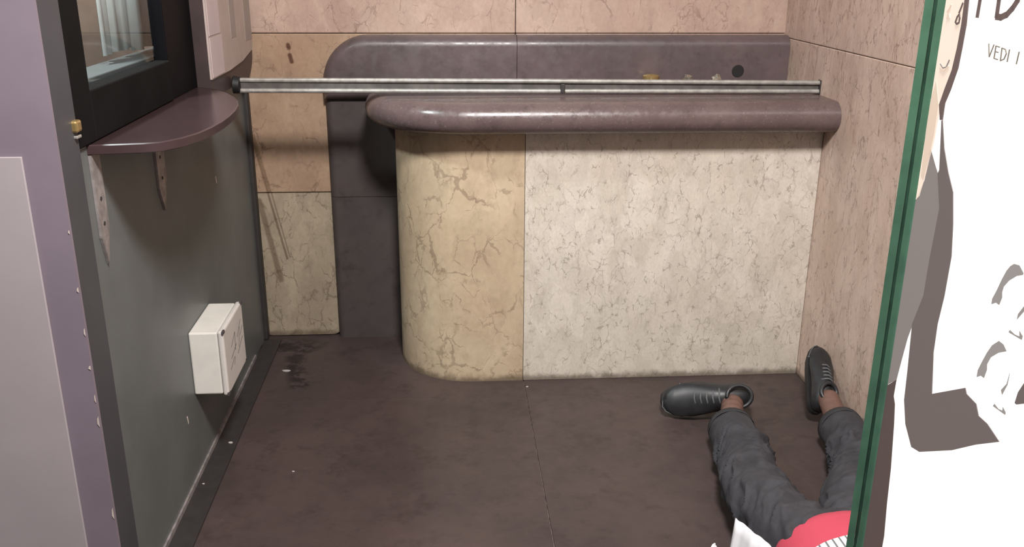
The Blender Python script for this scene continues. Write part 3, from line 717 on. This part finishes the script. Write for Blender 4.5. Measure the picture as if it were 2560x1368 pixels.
def arm(sh, el, wr, hand_dir, thumb):
    bead(bm, sh, el, 0.052, 0.042, 7); bead(bm, el, wr, 0.040, 0.028, 7)
    h = Vector(hand_dir).normalized(); t = Vector(thumb).normalized(); wr = Vector(wr)
    for s in (-0.02, -0.007, 0.007, 0.02): bead(bm, wr, wr + h * 0.085 + t * s * 1.5, 0.020, 0.012, 5)
    up = Vector((0, 0, 1))
    for s, ln in ((0.030, 0.066), (0.010, 0.076), (-0.010, 0.070), (-0.030, 0.054)):
        b0 = wr + h * 0.085 + t * s; b1 = b0 + h * ln * 0.5 + up * 0.004; b2 = b0 + h * ln - up * 0.010
        bead(bm, b0, b1, 0.0095, 0.0088, 4); bead(bm, b1, b2, 0.0088, 0.0075, 4)
    a0 = wr + h * 0.03 + t * 0.026; a1 = a0 + (h + t * 0.9).normalized() * 0.035; a2 = a1 + (h + t * 0.3).normalized() * 0.03
    bead(bm, a0, a1, 0.013, 0.011, 4); bead(bm, a1, a2, 0.010, 0.008, 4)
arm(SHL, (0.74, 1.33, 0.06), (0.86, 1.13, 0.05), (0.85, 0.3, 0.0), (-0.3, 0.95, 0))
arm(SHR, (1.325, 1.74, 0.06), (1.325, 1.98, 0.045), (0.0, 1, 0), (-1, 0, 0))
def floor_clamp(c, n): c.z = max(c.z, 0.004); return c
me = remesh(bm, 0.0065, floor_clamp, 3)
link('body', me, 'skin', pe, smooth=True)
for sx in (-1, 1):
    bm = bmesh.new(); blob(bm, HC + Vector((sx * 0.030, -0.002, 0.088)), (0.014, 0.006, 0.006)); build('eye', bm, 'ink', pe, smooth=True)
# hair
bm = bmesh.new(); blob(bm, HC + Vector((0, -0.02, -0.014)), (0.086, 0.106, 0.098))
me = remesh(bm, 0.012, lambda c, n: Vector((c.x, c.y, max(0.004, c.z))) + n * (0.004 * noise.noise(c * 60)), 1)
link('hair', me, 'hair', pe, smooth=True)
# shirt
bm = bmesh.new()
prof = [(2.035, 0.165, 0.105, 1.02), (2.0, 0.185, 0.122, 1.02), (1.93, 0.19, 0.130, 1.022), (1.83, 0.188, 0.130, 1.028), (1.7, 0.192, 0.128, 1.04), (1.58, 0.198, 0.122, 1.05), (1.50, 0.17, 0.105, 1.056), (1.45, 0.10, 0.085, 1.06)]
rg = []
for (y, a, b, cx) in prof: rg.append([bm.verts.new((cx + a * math.cos(6.2832 * k / 40), y, 0.118 + (b if math.sin(6.2832 * k / 40) > 0 else 0.112) * math.sin(6.2832 * k / 40))) for k in range(40)])
for a, b in zip(rg, rg[1:]):
    for k in range(40): bm.faces.new((a[k], a[(k + 1) % 40], b[(k + 1) % 40], b[k]))
bm.faces.new(rg[0][::-1]); bm.faces.new(rg[-1])
bead(bm, SHL, (0.80, 1.42, 0.085), 0.068, 0.062); bead(bm, SHR, (1.285, 1.66, 0.085), 0.068, 0.062)
me = remesh(bm, 0.009, lambda c, n: Vector((c.x, c.y, max(0.003, c.z + 0.004 * noise.noise(c * 12)))), 4)
link('shirt', me, 'shirt', pe, smooth=True, label='red shirt with a white band of thin dark stripes')

# shoes
def shoe(heel, xd, zd, mirror, sc=1.0):
    xd = Vector(xd).normalized(); zd = Vector(zd); zd = (zd - xd * zd.dot(xd)).normalized(); yd = zd.cross(xd)
    def T(x, y, z): return Vector(heel) + (xd * x + yd * y * mirror * 1.12 + zd * z) * sc
    st = [(0.0, 0.016, 0.060), (0.008, 0.028, 0.084), (0.025, 0.035, 0.098), (0.06, 0.038, 0.100), (0.10, 0.039, 0.100), (0.13, 0.042, 0.092), (0.16, 0.046, 0.078), (0.19, 0.049, 0.066), (0.22, 0.047, 0.053), (0.25, 0.041, 0.047), (0.272, 0.028, 0.040), (0.283, 0.012, 0.032)]
    bm = bmesh.new(); rings = []
    for x, wd, h in st:
        ring = []
        for k in range(20):
            a = 2 * math.pi * k / 20; ca, sa = math.cos(a), math.sin(a)
            yy = wd * math.copysign(abs(ca) ** 0.75, ca); zz = 0.018 + (h - 0.018) * (0.5 + 0.5 * math.copysign(abs(sa) ** 0.8, sa))
            if sa > 0: yy *= 1 - 0.35 * sa
            ring.append(bm.verts.new(T(x, yy + 0.006 * (x / 0.28) ** 2, zz)))
        rings.append(ring)
    for a, b in zip(rings, rings[1:]):
        for k in range(20): bm.faces.new((a[k], a[(k + 1) % 20], b[(k + 1) % 20], b[k]))
    bm.faces.new(rings[0][::-1]); bm.faces.new(rings[-1])
    up = build('shoe', bm, 'shoe', pe, smooth=50, label='black lace-up shoe')
    # padded collar round the ankle
    bm = bmesh.new(); pts = [T(0.058 + 0.040 * math.cos(a), 0.031 * math.sin(a), 0.103 + 0.006 * math.cos(a) ** 2) for a in [2 * math.pi * k / 20 for k in range(21)]]
    tube(bm, pts, 0.0075, 10, cap=False); build('collar', bm, 'shoe', up, smooth=True)
    bm = bmesh.new(); out = []
    for k in range(28):
        a = 2 * math.pi * k / 28; ca, sa = math.cos(a), math.sin(a); x = 0.142 + 0.147 * ca
        wd = 0.038 + 0.012 * max(0, min(1, (x - 0.08) / 0.12)); out.append((x, wd * math.copysign(abs(sa) ** 0.6, sa) + 0.006 * (x / 0.28) ** 2))
    lo = [bm.verts.new(T(x, y, 0.0)) for x, y in out]; mi = [bm.verts.new(T(x, y * 1.03, 0.014)) for x, y in out]; hi = [bm.verts.new(T(x, y * 0.98, 0.022)) for x, y in out]
    for a, b in ((lo, mi), (mi, hi)):
        for i in range(28): bm.faces.new((a[i], a[(i + 1) % 28], b[(i + 1) % 28], b[i]))
    bm.faces.new(lo[::-1]); bm.faces.new(hi); build('sole', bm, 'sole', up, smooth=50)
    # toe-cap seam
    bm = bmesh.new(); pts = []
    for k in range(13):
        a = math.pi * k / 12; y = 0.0475 * math.cos(a); pts.append(T(0.226 - 0.012 * math.sin(a), y * (1 - 0.35 * math.sin(a)) + 0.004, 0.020 + 0.033 * math.sin(a) ** 0.8))
    tube(bm, pts, 0.0022, 6); build('toe_seam', bm, 'lace', up)
    bm = bmesh.new(); tube(bm, [T(0.285 - 0.0, 0.004, 0.024)] + [T(0.142 + 0.148 * math.cos(a), 0.051 * math.copysign(abs(math.sin(a)) ** 0.6, math.sin(a)) + 0.005, 0.024) for a in [0.15, 0.4, 0.7, 1.0]], 0.002, 6); build('welt', bm, 'lace', up)
    for i in range(5):
        x = 0.118 + 0.018 * i; h = 0.097 - 0.0076 * i
        bm = bmesh.new(); tube(bm, [T(x - 0.004, -0.024, h - 0.014), T(x, -0.012, h - 0.001), T(x + 0.003, 0.0, h + 0.002), T(x, 0.012, h - 0.001), T(x - 0.004, 0.024, h - 0.014)], 0.0034, 6)
        build('lace', bm, 'lace', up, smooth=True)
    return up
shoe((1.090, 3.02, 0.070), (-0.995, 0.0, -0.03), (-0.06, -0.90, 0.42), 1, 1.13)
shoe((1.298, 2.905, 0.046), (0.25, 0.62, 0.58), (0.20, -0.70, 0.55), 1, 0.90)

# ------------------------------------------------------------------ pleated white cloth on the floor by the hip
def cloth(name, top, low, n, amp, mat, **kw):
    """pleated sheet between a top and a lower polyline of equal length"""
    bm = bmesh.new(); rows = []
    def at(pl, t):
        f = t * (len(pl) - 1); i = min(int(f), len(pl) - 2); return Vector(pl[i]).lerp(Vector(pl[i + 1]), f - i)
    for j in range(9):
        v = j / 8; row = []
        for i in range(n + 1):
            u = i / n; p = at(top, u).lerp(at(low, u), v)
            w = math.sin(u * 37 + 1.5 * math.sin(u * 9)) + 0.5 * math.sin(u * 71 + v * 2)
            p = p + Vector((-0.45, -0.8, 0.3)) * amp * w * (0.35 + 0.65 * v)
            p.z = max(p.z, 0.004); row.append(bm.verts.new(p))
        rows.append(row)
    for r0, r1 in zip(rows, rows[1:]):
        for i in range(n): bm.faces.new((r0[i], r0[i + 1], r1[i + 1], r1[i]))
    o = build(name, bm, mat, smooth=True, **kw); m = o.modifiers.new('s', 'SOLIDIFY'); m.thickness = 0.003; m.offset = 1
    return o
wc = cloth('white_cloth', [(0.704, 1.948, 0.27), (0.752, 1.838, 0.268), (0.79, 1.73, 0.262), (0.79, 1.64, 0.255)], [(0.665, 1.90, 0.006), (0.672, 1.78, 0.006), (0.69, 1.66, 0.006), (0.70, 1.56, 0.006)], 90, 0.011, 'cloth',
      label='pleated white cloth standing on the floor beside the grey-trousered hip', cat='cloth')
bm = bmesh.new(); box(bm, 0.664, 0.672, 1.868, 1.884, 0.12, 0.19, 0.002); build('care_tag', bm, 'cloth_tag', wc)
cloth('white_napkin', [(0.60, 1.905, 0.15), (0.655, 1.945, 0.20), (0.66, 1.93, 0.19)], [(0.57, 1.86, 0.006), (0.60, 1.86, 0.006), (0.635, 1.87, 0.006)], 40, 0.003, 'cloth', label='small folded white cloth corner to the left of the pleated cloth', cat='cloth')
